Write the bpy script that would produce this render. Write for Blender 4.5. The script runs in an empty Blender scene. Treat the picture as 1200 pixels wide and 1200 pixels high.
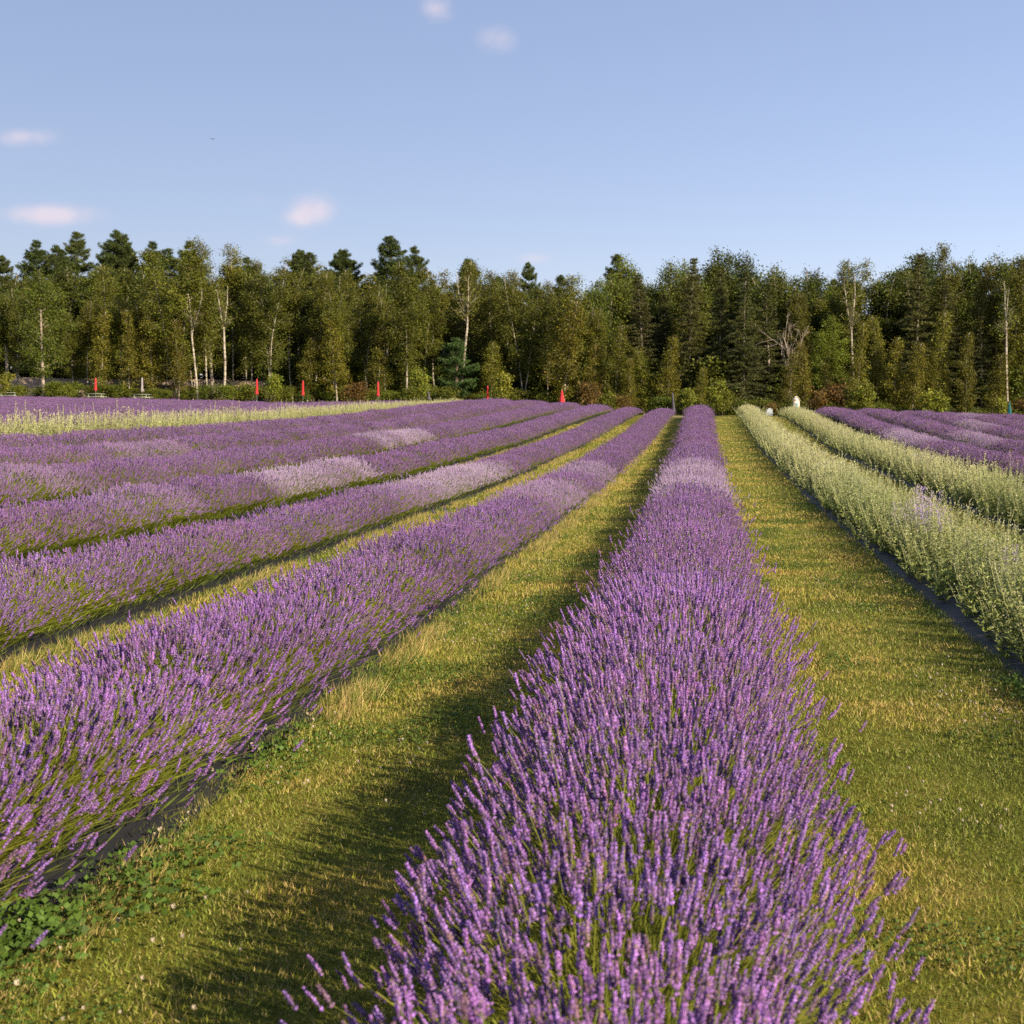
import bpy, math
import numpy as np
from mathutils import Vector

# ------------------------------------------------------------------ camera, sky, sun, exposure
scene = bpy.context.scene
F = 1600.0                      # focal length in pixels of the 1200 px photograph
VX, HY = 822.0, 490.0           # where the rows vanish / eye level in the photograph
EYE = 1.75
cam_d = bpy.data.cameras.new('camera')
cam = bpy.data.objects.new('camera', cam_d)
scene.collection.objects.link(cam)
cam.location = (0, 0, EYE)
cam.rotation_euler = (math.radians(90), 0, 0)
cam_d.sensor_width = 36
cam_d.lens = 36 * F / 1200
cam_d.shift_x = (600 - VX) / 1200
cam_d.shift_y = (HY - 600) / 1200
cam_d.clip_start = 0.1
cam_d.clip_end = 6000
cam_d.dof.use_dof = True
cam_d.dof.focus_distance = 11.0
cam_d.dof.aperture_fstop = 6.0
scene.camera = cam

SUN_EL = math.radians(26)
SUN_X, SUN_Y = 0.80, -0.60      # towards the sun, on the ground: to the right and behind
world = bpy.data.worlds.new('World'); scene.world = world; world.use_nodes = True
nt = world.node_tree; nt.nodes.clear()
def N(t, ty, **kw):
    n = t.nodes.new(ty)
    for k, v in kw.items(): setattr(n, k, v)
    return n
def math_node(t, op, a, b=None, c=None):
    n = N(t, 'ShaderNodeMath', operation=op)
    for i, s in enumerate((a, b, c)):
        if s is None: continue
        if isinstance(s, (int, float)): n.inputs[i].default_value = s
        else: t.links.new(s, n.inputs[i])
    return n.outputs[0]
wout = N(nt, 'ShaderNodeOutputWorld'); wbg = N(nt, 'ShaderNodeBackground')
wbg.inputs['Strength'].default_value = 0.086
sky = N(nt, 'ShaderNodeTexSky', sky_type='NISHITA')
sky.sun_disc = False; sky.sun_elevation = SUN_EL
sky.sun_rotation = -math.atan2(SUN_X, SUN_Y)
SKY_TINT = (0.97, 0.80, 0.84)     # the photograph's warm white balance
sky.air_density = 1.0; sky.dust_density = 0.2; sky.ozone_density = 2.0
tc = N(nt, 'ShaderNodeTexCoord'); sx = N(nt, 'ShaderNodeSeparateXYZ')
nt.links.new(tc.outputs['Generated'], sx.inputs[0])
yy = math_node(nt, 'MAXIMUM', sx.outputs['Y'], 0.05)
cu = math_node(nt, 'DIVIDE', sx.outputs['X'], yy); cv = math_node(nt, 'DIVIDE', sx.outputs['Z'], yy)
cxyz = N(nt, 'ShaderNodeCombineXYZ'); nt.links.new(cu, cxyz.inputs[0]); nt.links.new(cv, cxyz.inputs[1])
cn = N(nt, 'ShaderNodeTexNoise'); cn.inputs['Scale'].default_value = 19; cn.inputs['Detail'].default_value = 7
cn.inputs['Roughness'].default_value = 0.6
nt.links.new(cxyz.outputs[0], cn.inputs['Vector'])
CLOUDS = [(62, 252, 52, 13, 1.0), (32, 161, 34, 12, .8), (368, 244, 26, 20, .85), (352, 256, 22, 10, .6),
          (511, 10, 18, 18, .95), (582, 46, 26, 20, .5), (330, 282, 24, 8, .5), (628, 303, 26, 8, .5), (300, 236, 30, 9, .25)]
acc = None
for (px, py, rx, ry, amp) in CLOUDS:
    a = math_node(nt, 'MULTIPLY', math_node(nt, 'SUBTRACT', cu, (px - VX) / F), F / rx)
    b = math_node(nt, 'MULTIPLY', math_node(nt, 'SUBTRACT', cv, (HY - py) / F), F / ry)
    r2 = math_node(nt, 'ADD', math_node(nt, 'MULTIPLY', a, a), math_node(nt, 'MULTIPLY', b, b))
    g = math_node(nt, 'MULTIPLY', math_node(nt, 'EXPONENT', math_node(nt, 'MULTIPLY', r2, -0.9)), amp)
    acc = g if acc is None else math_node(nt, 'ADD', acc, g)
cm = math_node(nt, 'MULTIPLY', acc, math_node(nt, 'MULTIPLY_ADD', cn.outputs['Fac'], 2.4, -0.30))
cmr = N(nt, 'ShaderNodeMapRange'); cmr.interpolation_type = 'SMOOTHSTEP'
cmr.inputs['From Min'].default_value = 0.08; cmr.inputs['From Max'].default_value = 1.0
cmr.inputs['To Max'].default_value = 0.8
nt.links.new(cm, cmr.inputs['Value'])
cmix = N(nt, 'ShaderNodeMix', data_type='RGBA')
cmix.inputs['B'].default_value = (4.7, 4.1, 4.55, 1)
nt.links.new(cmr.outputs[0], cmix.inputs['Factor'])
stint = N(nt, 'ShaderNodeMix', data_type='RGBA', blend_type='MULTIPLY'); stint.inputs['Factor'].default_value = 1.0
stint.inputs['B'].default_value = (*SKY_TINT, 1)
nt.links.new(sky.outputs[0], stint.inputs['A']); 
haze_mix = N(nt, 'ShaderNodeMix', data_type='RGBA'); haze_mix.inputs['Factor'].default_value = 0.38   # even summer haze
haze_mix.inputs['B'].default_value = (2.30, 2.98, 4.35, 1)
nt.links.new(stint.outputs['Result'], haze_mix.inputs['A']); nt.links.new(haze_mix.outputs['Result'], cmix.inputs['A'])
nt.links.new(cmix.outputs['Result'], wbg.inputs['Color'])
nt.links.new(wbg.outputs[0], wout.inputs['Surface'])

sun_d = bpy.data.lights.new('sun', 'SUN'); sun_d.energy = 5.0; sun_d.angle = math.radians(0.53)
sun_d.color = (1.0, 0.83, 0.60)
sun = bpy.data.objects.new('sun', sun_d); scene.collection.objects.link(sun)
sv = Vector((SUN_X * math.cos(SUN_EL), SUN_Y * math.cos(SUN_EL), math.sin(SUN_EL)))
sun.rotation_euler = sv.to_track_quat('Z', 'Y').to_euler()
sun.location = sv * 100

scene.view_settings.view_transform = 'Standard'; scene.view_settings.look = 'None'
scene.view_settings.exposure = 1.10; scene.view_settings.gamma = 1.0
scene.view_settings.use_curve_mapping = False
scene.render.engine = 'CYCLES'
scene.cycles.use_denoising = False
scene.cycles.max_bounces = 6; scene.cycles.diffuse_bounces = 3; scene.cycles.glossy_bounces = 2
scene.cycles.transmission_bounces = 3; scene.cycles.transparent_max_bounces = 4
scene.cycles.sample_clamp_indirect = 4.0

# ------------------------------------------------------------------ helpers
C = scene.collection
rng = np.random.default_rng(7)
def tag(o, label=None, cat=None, group=None, kind=None):
    if label: o['label'] = label
    if cat: o['category'] = cat
    if group: o['group'] = group
    if kind: o['kind'] = kind
    return o
def empty(name, loc=(0, 0, 0), rz=0.0):
    o = bpy.data.objects.new(name, None); C.objects.link(o)
    o.location = loc; o.rotation_euler = (0, 0, rz); o.empty_display_size = 0.2
    return o
def put(name, me, parent=None, loc=(0, 0, 0), rot=(0, 0, 0), sc=(1, 1, 1)):
    o = bpy.data.objects.new(name, me); C.objects.link(o)
    o.parent = parent; o.location = loc; o.rotation_euler = rot; o.scale = sc
    return o
def norm(a): return a / np.maximum(np.linalg.norm(a, axis=-1, keepdims=True), 1e-9)
def rand_unit(n, r): return norm(r.normal(size=(n, 3)))
def frames(D, r):
    z = norm(D); a = rand_unit(len(D), r)
    x = norm(np.cross(a, z)); y = np.cross(z, x)
    return np.stack([x, y, z], axis=2)          # columns
class MB:
    """collects triangles with a colour per vertex"""
    def __init__(s): s.V = []; s.T = []; s.K = []; s.n = 0
    def add(s, v, t, k):
        v = np.asarray(v, float).reshape(-1, 3); t = np.asarray(t, int).reshape(-1, 3)
        k = np.asarray(k, float)
        if k.ndim == 1: k = np.tile(k, (len(v), 1))
        if k.shape[1] == 3: k = np.hstack([k, np.zeros((len(k), 1))])
        s.V.append(v); s.T.append(t + s.n); s.K.append(k); s.n += len(v); return s
    def stamp(s, tv, tt, tk, Fm, P, S, gain=None):
        """copies of a template: frames Fm (m,3,3), origins P, scales S (m,3)"""
        m, n = len(P), len(tv)
        v = np.einsum('mij,mnj->mni', Fm, tv[None] * S[:, None, :]) + P[:, None, :]
        t = tt[None] + (np.arange(m) * n)[:, None, None]
        k = np.tile(tk[None], (m, 1, 1))
        if gain is not None: k[:, :, :3] *= gain[:, None, :]
        return s.add(v.reshape(-1, 3), t.reshape(-1, 3), k.reshape(-1, tk.shape[1]))
    def leaves(s, P, D, ln, wd, cols, r):
        """one rhombic leaf per point, axis D"""
        z = norm(D); sdv = norm(np.cross(rand_unit(len(P), r), z)) * np.asarray(wd)[:, None] * .5
        L = z * np.asarray(ln)[:, None]
        v = np.stack([P, P + L * .45 + sdv, P + L, P + L * .45 - sdv], 1).reshape(-1, 3)
        b = np.arange(len(P)) * 4
        t = np.concatenate([np.stack([b, b + 1, b + 2], 1), np.stack([b, b + 2, b + 3], 1)])
        return s.add(v, t, np.repeat(cols, 4, axis=0))
    def blades(s, P, D, ln, wd, cols, r):
        """single tapering triangle per point"""
        z = norm(D); sdv = norm(np.cross(rand_unit(len(P), r), z)) * np.asarray(wd)[:, None] * .5
        v = np.stack([P - sdv, P + sdv, P + z * np.asarray(ln)[:, None]], 1).reshape(-1, 3)
        t = np.arange(len(P) * 3).reshape(-1, 3)
        return s.add(v, t, np.repeat(cols, 3, axis=0))
    def tube(s, pts, rad, n=6, k=(.3, .3, .3), cap=True):
        pts = np.asarray(pts, float); m = len(pts); rad = np.broadcast_to(np.asarray(rad, float), (m,))
        d = norm(np.gradient(pts, axis=0)); ref = np.array([0.31, 0.95, 0.02])
        x = norm(np.cross(d, ref)); y = np.cross(d, x); a = np.arange(n) * 2 * math.pi / n
        v = (pts[:, None] + rad[:, None, None] * (np.cos(a)[None, :, None] * x[:, None] + np.sin(a)[None, :, None] * y[:, None])).reshape(-1, 3)
        T = []
        for i in range(m - 1):
            for j in range(n):
                p, q = i * n + j, i * n + (j + 1) % n
                T += [(p, q, q + n), (p, q + n, p + n)]
        if cap:
            for j in range(1, n - 1): T += [(0, j + 1, j), ((m - 1) * n, (m - 1) * n + j, (m - 1) * n + j + 1)]
        return s.add(v, T, k)
    def box(s, c, sz, k=(.5, .5, .5), rx=0, ry=0, rz=0):
        h = np.array(sz) / 2
        v = np.array([[x, y, z] for x in (-1, 1) for y in (-1, 1) for z in (-1, 1)], float) * h
        for ang, (i, j) in ((rx, (1, 2)), (ry, (2, 0)), (rz, (0, 1))):
            if ang:
                ca, sa = math.cos(ang), math.sin(ang); a, b = v[:, i].copy(), v[:, j].copy()
                v[:, i] = ca * a - sa * b; v[:, j] = sa * a + ca * b
        q = [(0, 1, 3, 2), (4, 6, 7, 5), (0, 4, 5, 1), (2, 3, 7, 6), (0, 2, 6, 4), (1, 5, 7, 3)]
        T = [t for (a, b, c_, d) in q for t in ((a, b, c_), (a, c_, d))]
        return s.add(v + np.array(c), T, k)
    def mesh(s, name, mat, smooth=False):
        V = np.concatenate(s.V); T = np.concatenate(s.T); K = np.concatenate(s.K)
        me = bpy.data.meshes.new(name)
        me.vertices.add(len(V)); me.vertices.foreach_set('co', V.astype(np.float32).ravel())
        me.loops.add(T.size); me.loops.foreach_set('vertex_index', T.astype(np.int32).ravel())
        me.polygons.add(len(T)); me.polygons.foreach_set('loop_start', np.arange(0, T.size, 3, dtype=np.int32))
        at = me.attributes.new('Col', 'FLOAT_COLOR', 'POINT')
        at.data.foreach_set('color', K.astype(np.float32).ravel())
        me.update(calc_edges=True)
        if smooth: me.polygons.foreach_set('use_smooth', np.ones(len(T), bool))
        me.materials.append(mat)
        return me

# ------------------------------------------------------------------ materials
def new_mat(name):
    m = bpy.data.materials.new(name); m.use_nodes = True
    t = m.node_tree; b = t.nodes['Principled BSDF']
    b.inputs['Specular IOR Level'].default_value = 0.25
    return m, t, b
def leaf_mat(name, transl=0.3, rough=0.65, vary=0.3, hue=0.02, pale=None, spec=0.25):
    """colour from the mesh, a little different on every plant, light shining through"""
    m, t, b = new_mat(name)
    a = N(t, 'ShaderNodeAttribute', attribute_name='Col')
    oi = N(t, 'ShaderNodeObjectInfo'); hs = N(t, 'ShaderNodeHueSaturation')
    t.links.new(a.outputs['Color'], hs.inputs['Color'])
    t.links.new(math_node(t, 'MULTIPLY_ADD', oi.outputs['Random'], vary, 1 - vary / 2), hs.inputs['Value'])
    r2 = math_node(t, 'FRACT', math_node(t, 'MULTIPLY', oi.outputs['Random'], 17.3))
    t.links.new(math_node(t, 'MULTIPLY_ADD', r2, hue * 2, 0.5 - hue), hs.inputs['Hue'])
    col = hs.outputs[0]
    if pale is not None:
        sp = N(t, 'ShaderNodeSeparateColor'); t.links.new(oi.outputs['Color'], sp.inputs[0])
        mx = N(t, 'ShaderNodeMix', data_type='RGBA'); mx.inputs['B'].default_value = (*pale, 1)
        t.links.new(math_node(t, 'MULTIPLY', a.outputs['Alpha'], sp.outputs['Red']), mx.inputs['Factor'])
        t.links.new(col, mx.inputs['A']); col = mx.outputs['Result']
    t.links.new(col, b.inputs['Base Color'])
    b.inputs['Roughness'].default_value = rough; b.inputs['Specular IOR Level'].default_value = spec
    if transl:
        tr = N(t, 'ShaderNodeBsdfTranslucent'); t.links.new(col, tr.inputs['Color'])
        mx = N(t, 'ShaderNodeMixShader'); mx.inputs[0].default_value = transl
        t.links.new(b.outputs[0], mx.inputs[1]); t.links.new(tr.outputs[0], mx.inputs[2])
        t.links.new(mx.outputs[0], t.nodes['Material Output'].inputs['Surface'])
    return m
def noise_mat(name, cols, scale, detail=6, rough=0.85, stretch=(1, 1, 1), bump=0.0, bump_scale=None, spec=0.25, coord='Object'):
    m, t, b = new_mat(name)
    tc = N(t, 'ShaderNodeTexCoord'); mp = N(t, 'ShaderNodeMapping'); mp.inputs['Scale'].default_value = stretch
    t.links.new(tc.outputs[coord], mp.inputs[0])
    n = N(t, 'ShaderNodeTexNoise'); n.inputs['Scale'].default_value = scale; n.inputs['Detail'].default_value = detail
    n.inputs['Roughness'].default_value = 0.62
    t.links.new(mp.outputs[0], n.inputs['Vector'])
    cr = N(t, 'ShaderNodeValToRGB'); el = cr.color_ramp.elements
    for i, (p, c) in enumerate(cols):
        e = el[i] if i < 2 else el.new(p)
        e.position = p; e.color = (*c, 1)
    t.links.new(n.outputs['Fac'], cr.inputs[0]); t.links.new(cr.outputs[0], b.inputs['Base Color'])
    b.inputs['Roughness'].default_value = rough; b.inputs['Specular IOR Level'].default_value = spec
    if bump:
        bn = N(t, 'ShaderNodeTexNoise'); bn.inputs['Scale'].default_value = bump_scale or scale * 3; bn.inputs['Detail'].default_value = 5
        t.links.new(mp.outputs[0], bn.inputs['Vector'])
        bp = N(t, 'ShaderNodeBump'); bp.inputs['Strength'].default_value = bump; bp.inputs['Distance'].default_value = 0.02
        t.links.new(bn.outputs['Fac'], bp.inputs['Height']); t.links.new(bp.outputs[0], b.inputs['Normal'])
    return m
M = {}
M['lavender'] = leaf_mat('lavender', 0.12, 0.7, 0.22, 0.012, pale=(0.43, 0.345, 0.49))
M['sage'] = leaf_mat('sage', 0.3, 0.75, 0.2, 0.01, pale=(0.46, 0.38, 0.56))
M['grass'] = leaf_mat('grass_blades', 0.2, 0.6, 0.0, 0.0)
M['leaf'] = leaf_mat('tree_leaf', 0.30, 0.55, 0.42, 0.014)
M['needle'] = leaf_mat('needles', 0.12, 0.6, 0.35, 0.015)
M['birch_bark'] = noise_mat('birch_bark', [(0.38, (.06, .05, .04)), (0.54, (.36, .32, .26)), (0.85, (.54, .50, .43))], 2.2, stretch=(.6, .6, 3.2), rough=.7)
M['bird'] = noise_mat('dark_feathers', [(.3, (.01, .01, .012)), (.7, (.03, .03, .035))], 20)
M['bark'] = noise_mat('bark', [(0.3, (.05, .038, .028)), (0.75, (.17, .125, .09))], 4, stretch=(3, 3, .5), bump=.5)
M['grey_bark'] = noise_mat('grey_bark', [(0.3, (.16, .13, .11)), (0.75, (.40, .34, .29))], 3, stretch=(2, 2, .8), bump=.4)

# ------------------------------------------------------------------ terrain
def smooth_table(kn):
    ys = np.arange(-60, 2600, 1.0); z = np.interp(ys, *zip(*kn))
    k = np.hanning(15); k /= k.sum()
    return ys, np.convolve(np.pad(z, 7, mode='edge'), k, 'valid')
TL = smooth_table([(0, 0), (20, .0), (34, .08), (57, .55), (85, 1.50), (103, 1.98), (114, 2.0), (126, 1.78), (150, 1.75), (170, 1.9), (300, 2.0)])
TR = smooth_table([(0, 0), (15, 0), (25, .08), (33, .2), (50, .6), (62, 1.15), (78, 1.85), (88, 1.98), (100, 1.85), (120, 1.72), (150, 1.7), (170, 1.9), (300, 2.0)])
TLL = smooth_table([(0, 0), (34, .1), (57, .45), (85, .95), (103, 1.15), (126, 1.45), (146, 2.05), (170, 2.25), (300, 2.0)])
def terrain(x, y):
    x = np.asarray(x, float); y = np.asarray(y, float)
    w = np.clip((x + 3) / 5.5, 0, 1); w = w * w * (3 - 2 * w)
    q = np.clip((-x - 13) / 17, 0, 1); q = q * q * (3 - 2 * q)
    z = (np.interp(y, *TL) * (1 - q) + np.interp(y, *TLL) * q) * (1 - w) + np.interp(y, *TR) * w
    L = np.clip(-x - 7, 0, 90)
    z = z + (.9 * (1 - np.exp(-L / 12)) + .012 * L) * np.clip(y / 20, 0, 1)
    z = z - .042 * np.clip(x - 3, 0, 60) * np.clip(y / 85, 0, 1)
    return z
def tz(x, y): return float(terrain(x, y))
def at(px, d, py=None):
    """pixel column at depth d -> x ; with a row as well -> z"""
    x = (px - VX) / F * d
    return x if py is None else (x, EYE + (HY - py) / F * d)

# rows: index -> lateral position
SP = 2.585
def XL(k): return -0.165 - SP * k

# ground sheet
def axis(knots):
    out = [knots[0][0]]
    for (a, _), (b, st) in zip(knots[:-1], knots[1:]):
        n = max(1, int(round((b - a) / st))); out += list(np.linspace(a, b, n + 1)[1:])
    return np.array(out)
gx = axis([(-1500, 0), (-300, 200), (-90, 10), (-25, 2), (12, .5), (40, 2), (100, 10), (300, 40), (1500, 200)])
gy = axis([(-60, 0), (-6, 6), (0, 1), (60, .5), (180, 1.5), (300, 10), (2500, 220)])
GX, GY = np.meshgrid(gx, gy, indexing='ij')
GZ = terrain(GX, GY)
ni, nj = GX.shape
idx = np.arange(ni * nj).reshape(ni, nj)
a_, b_, c_, d_ = idx[:-1, :-1].ravel(), idx[1:, :-1].ravel(), idx[1:, 1:].ravel(), idx[:-1, 1:].ravel()
mb = MB().add(np.stack([GX, GY, GZ], -1).reshape(-1, 3), np.concatenate([np.stack([a_, b_, c_], 1), np.stack([a_, c_, d_], 1)]), np.array([.2, .2, .05]))
def ground_material():
    m, t, b = new_mat('mown_grass')
    tc = N(t, 'ShaderNodeTexCoord')
    n1 = N(t, 'ShaderNodeTexNoise'); n1.inputs['Scale'].default_value = 1.1; n1.inputs['Detail'].default_value = 6; n1.inputs['Roughness'].default_value = .65
    n2 = N(t, 'ShaderNodeTexNoise'); n2.inputs['Scale'].default_value = 38; n2.inputs['Detail'].default_value = 5; n2.inputs['Roughness'].default_value = .7
    for n in (n1, n2): t.links.new(tc.outputs['Object'], n.inputs['Vector'])
    f = math_node(t, 'ADD', math_node(t, 'MULTIPLY', n1.outputs['Fac'], .55), math_node(t, 'MULTIPLY', n2.outputs['Fac'], .45))
    cr = N(t, 'ShaderNodeValToRGB'); el = cr.color_ramp.elements
    el[0].position = .36; el[0].color = (.03, .035, .005, 1)
    el[1].position = .64; el[1].color = (.29, .225, .06, 1)
    e = el.new(.47); e.color = (.105, .115, .012, 1)
    e = el.new(.55); e.color = (.19, .165, .026, 1)
    t.links.new(f, cr.inputs[0]); t.links.new(cr.outputs[0], b.inputs['Base Color'])
    b.inputs['Roughness'].default_value = .9; b.inputs['Specular IOR Level'].default_value = .1
    bp = N(t, 'ShaderNodeBump'); bp.inputs['Strength'].default_value = .9; bp.inputs['Distance'].default_value = .04
    t.links.new(n2.outputs['Fac'], bp.inputs['Height']); t.links.new(bp.outputs[0], b.inputs['Normal'])
    return m
M['ground'] = ground_material()
tag(put('ground', mb.mesh('ground', M['ground'], smooth=True)), kind='structure')

def strip(x0, x1, y0, y1, lift, st, mat, name):
    ys = np.arange(y0, y1, st); us = np.linspace(0, 1, 5); v = []
    for y in ys:
        for u in us:
            x = x0 + (x1 - x0) * u; v.append((x, y, tz(x, y) + lift))
    n = len(us); T = []
    for i in range(len(ys) - 1):
        for j in range(n - 1):
            p = i * n + j; T += [(p, p + 1, p + n + 1), (p, p + n + 1, p + n)]
    return MB().add(v, T, (.3, .3, .3)).mesh(name, mat, True)
M['gravel'] = noise_mat('gravel', [(.3, (.22, .165, .115)), (.55, (.38, .295, .215)), (.8, (.52, .42, .33))], 6, bump=.6)
# pale service track beyond the row ends
v = []; xs = np.arange(-3, 60, 1.5)
for x in xs:
    y = 96.5 + .02 * x
    for u in (0, .7, 1.4, 2.1): v.append((x, y + u, tz(x, y + u) + .012))
T = []
for i in range(len(xs) - 1):
    for j in range(3):
        p = i * 4 + j; T += [(p, p + 4, p + 5), (p, p + 5, p + 1)]
tag(put('gravel_path', MB().add(v, T, (.3, .3, .3)).mesh('gravel_path', M['gravel'])), kind='structure')
# raised gravel embankment running behind the first trees
xs = np.arange(-150, 110, 2.0); prof = [(0, -.3), (2.2, 1.3), (3.6, 2.6), (4.4, 2.8), (8.4, 2.8), (12.5, -.3)]
v = []
for x in xs:
    for (dy, dz) in prof: v.append((x, 168 + dy, tz(x, 168) + dz + rng.normal() * .05))
n = len(prof); T = []
for i in range(len(xs) - 1):
    for j in range(n - 1):
        p = i * n + j; T += [(p, p + n, p + n + 1), (p, p + n + 1, p + 1)]
tag(put('gravel_embankment', MB().add(v, T, (.3, .3, .3)).mesh('gravel_embankment', M['gravel'])), kind='structure')

# ------------------------------------------------------------------ lavender plants
def bud_template(whorls, per, r, full=True):
    """flower spike along z in 0..1, radius about 1"""
    mb = MB()
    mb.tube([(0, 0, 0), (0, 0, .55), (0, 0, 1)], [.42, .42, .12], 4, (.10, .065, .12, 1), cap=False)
    for w in range(whorls):
        zc = (w + .3) / whorls
        if full and w == 0: zc -= .12
        rad = (1.0 - .55 * zc ** 2) * (.85 + .3 * r.random())
        for p in range(per):
            a = 2 * math.pi * (p + .5 * (w % 2)) / per + r.normal() * .25
            ca, sa = math.cos(a), math.sin(a); bw = .42 * rad; hz = .13 * (6 / whorls) ** .6
            o = np.array([ca, sa, 0]) * .15; tip = np.array([ca * rad, sa * rad, 0]) + np.array([0, 0, hz])
            tip += r.normal(size=3) * [.12, .12, .02]
            sd = np.array([-sa, ca, 0]) * bw; up = np.array([0, 0, hz * .9])
            bright = r.random()
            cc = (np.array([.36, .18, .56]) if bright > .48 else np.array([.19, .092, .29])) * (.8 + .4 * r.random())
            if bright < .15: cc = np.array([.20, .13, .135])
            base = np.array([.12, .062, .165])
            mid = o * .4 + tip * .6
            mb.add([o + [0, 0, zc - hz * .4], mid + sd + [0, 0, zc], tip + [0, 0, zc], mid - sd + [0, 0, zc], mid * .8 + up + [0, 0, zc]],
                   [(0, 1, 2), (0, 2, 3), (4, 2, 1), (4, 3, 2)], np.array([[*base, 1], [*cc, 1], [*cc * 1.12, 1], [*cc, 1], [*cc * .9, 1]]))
    return np.concatenate(mb.V), np.concatenate(mb.T), np.concatenate(mb.K)
def ribbon(mb, P0, P1, P2, w, c0, c1, r):
    """a flat stem through three points, faced at random"""
    D = norm(P2 - P0); s = norm(np.cross(rand_unit(len(P0), r), D)) * w
    v = np.stack([P0 - s, P0 + s, P1 - s * .9, P1 + s * .9, P2 - s * .6, P2 + s * .6], 1).reshape(-1, 3)
    b = np.arange(len(P0))[:, None] * 6
    t = (b[:, :, None] + np.array([(0, 1, 3), (0, 3, 2), (2, 3, 5), (2, 5, 4)])[None]).reshape(-1, 3)
    k = np.stack([c0, c0, (c0 + c1) / 2, (c0 + c1) / 2, c1, c1], 1).reshape(-1, 3)
    mb.add(v, t, k)
def lavender_mesh(name, n, length, temps, rad, stem_w, leaves, r, wide=62, L0=.575):
    mb = MB()
    b = np.stack([r.normal(0, .085, n), r.uniform(-.5, .5, n) * length, np.full(n, .03)], 1)
    u = r.uniform(-1, 1, n); th = np.radians(wide) * np.sign(u) * np.abs(u) ** .92 + r.normal(0, .09, n)
    ph = r.normal(0, .22, n)
    d0 = norm(np.stack([np.tan(np.clip(th, -1.2, 1.2)), np.tan(ph), np.ones(n)], 1))
    L = L0 * (1 - .10 * u * u) * (.84 + .22 * r.random(n)) * np.where(r.random(n) < .06, 1.12, 1)
    ln = r.uniform(.024, .064, n)
    e = b + d0 * L[:, None]
    d1 = norm(d0 + np.array([0, 0, .75]) + r.normal(0, .17, (n, 3)))
    mid = b + norm(d0 + np.array([0, 0, .12])) * (L * .55)[:, None]
    g = r.uniform(.75, 1.25, (n, 1))
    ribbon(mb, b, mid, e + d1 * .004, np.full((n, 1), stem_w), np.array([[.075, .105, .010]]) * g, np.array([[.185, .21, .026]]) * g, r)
    Fm = frames(d1, r); pick = r.integers(0, len(temps), n)
    fade = r.uniform(.68, 1.22, (n, 1)) * np.array([[1, 1, 1]]) * (1 + r.normal(0, .05, (n, 3)))
    kind = r.random(n); fade[kind < .06] *= np.array([.85, .95, .55]); fade[kind > .93] *= np.array([1.12, 1.15, 1.1])
    for i, (tv, tt, tk) in enumerate(temps):
        s = pick == i; m = s.sum()
        rr = rad * r.uniform(.62, 1.25, m)
        mb.stamp(tv, tt, tk, Fm[s], e[s], np.stack([rr, rr, ln[s]], 1), fade[s])
    # flowerless shoots splaying low over the edge of the sheet
    m = int(n * .62); bb = np.stack([r.normal(0, .07, m), r.uniform(-.5, .5, m) * length, np.full(m, .03)], 1)
    t2 = r.uniform(.55, 1.12, m) * np.where(r.random(m) < .5, 1, -1); L2 = r.uniform(.34, .56, m)
    dd = norm(np.stack([np.sin(t2), r.normal(0, .2, m), np.cos(t2)], 1)); ee = bb + dd * L2[:, None]
    ee[:, 2] = np.maximum(ee[:, 2] + .03, .03)
    g = r.uniform(.75, 1.3, (m, 1))
    ribbon(mb, bb, (bb + ee) / 2 + np.array([0, 0, .06]), ee, np.full((m, 1), stem_w * 1.15), np.array([[.08, .10, .008]]) * g, np.array([[.185, .195, .020]]) * g, r)
    # narrow leaves low in the bush and along the stems
    k = leaves
    P = np.stack([r.normal(0, .16, k), r.uniform(-.55, .55, k) * length, r.uniform(.02, .26, k)], 1)
    P[:, 2] *= np.clip(1.15 - np.abs(P[:, 0]) * 1.7, .2, 1)
    D = norm(np.stack([P[:, 0] * 3 + r.normal(0, .3, k), r.normal(0, .35, k), np.ones(k)], 1))
    col = np.array([.10, .13, .016]) * r.uniform(.6, 1.4, (k, 1))
    mb.leaves(P, D, r.uniform(.05, .13, k), r.uniform(.004, .008, k) * (stem_w / .0016) ** .5, col, r)
    return mb.mesh(name, M['lavender'])
r = np.random.default_rng(11)
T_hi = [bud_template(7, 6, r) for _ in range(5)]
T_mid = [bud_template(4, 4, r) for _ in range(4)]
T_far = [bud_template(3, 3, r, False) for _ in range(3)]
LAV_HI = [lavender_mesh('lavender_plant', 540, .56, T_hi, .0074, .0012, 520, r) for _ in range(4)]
LAV_MID = [lavender_mesh('lavender_plant', 540, .66, T_mid, .0086, .0014, 320, r) for _ in range(4)]
LAV_FAR = [lavender_mesh('lavender_plant', 640, .92, T_far, .0138, .0020, 200, r) for _ in range(4)]

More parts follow.
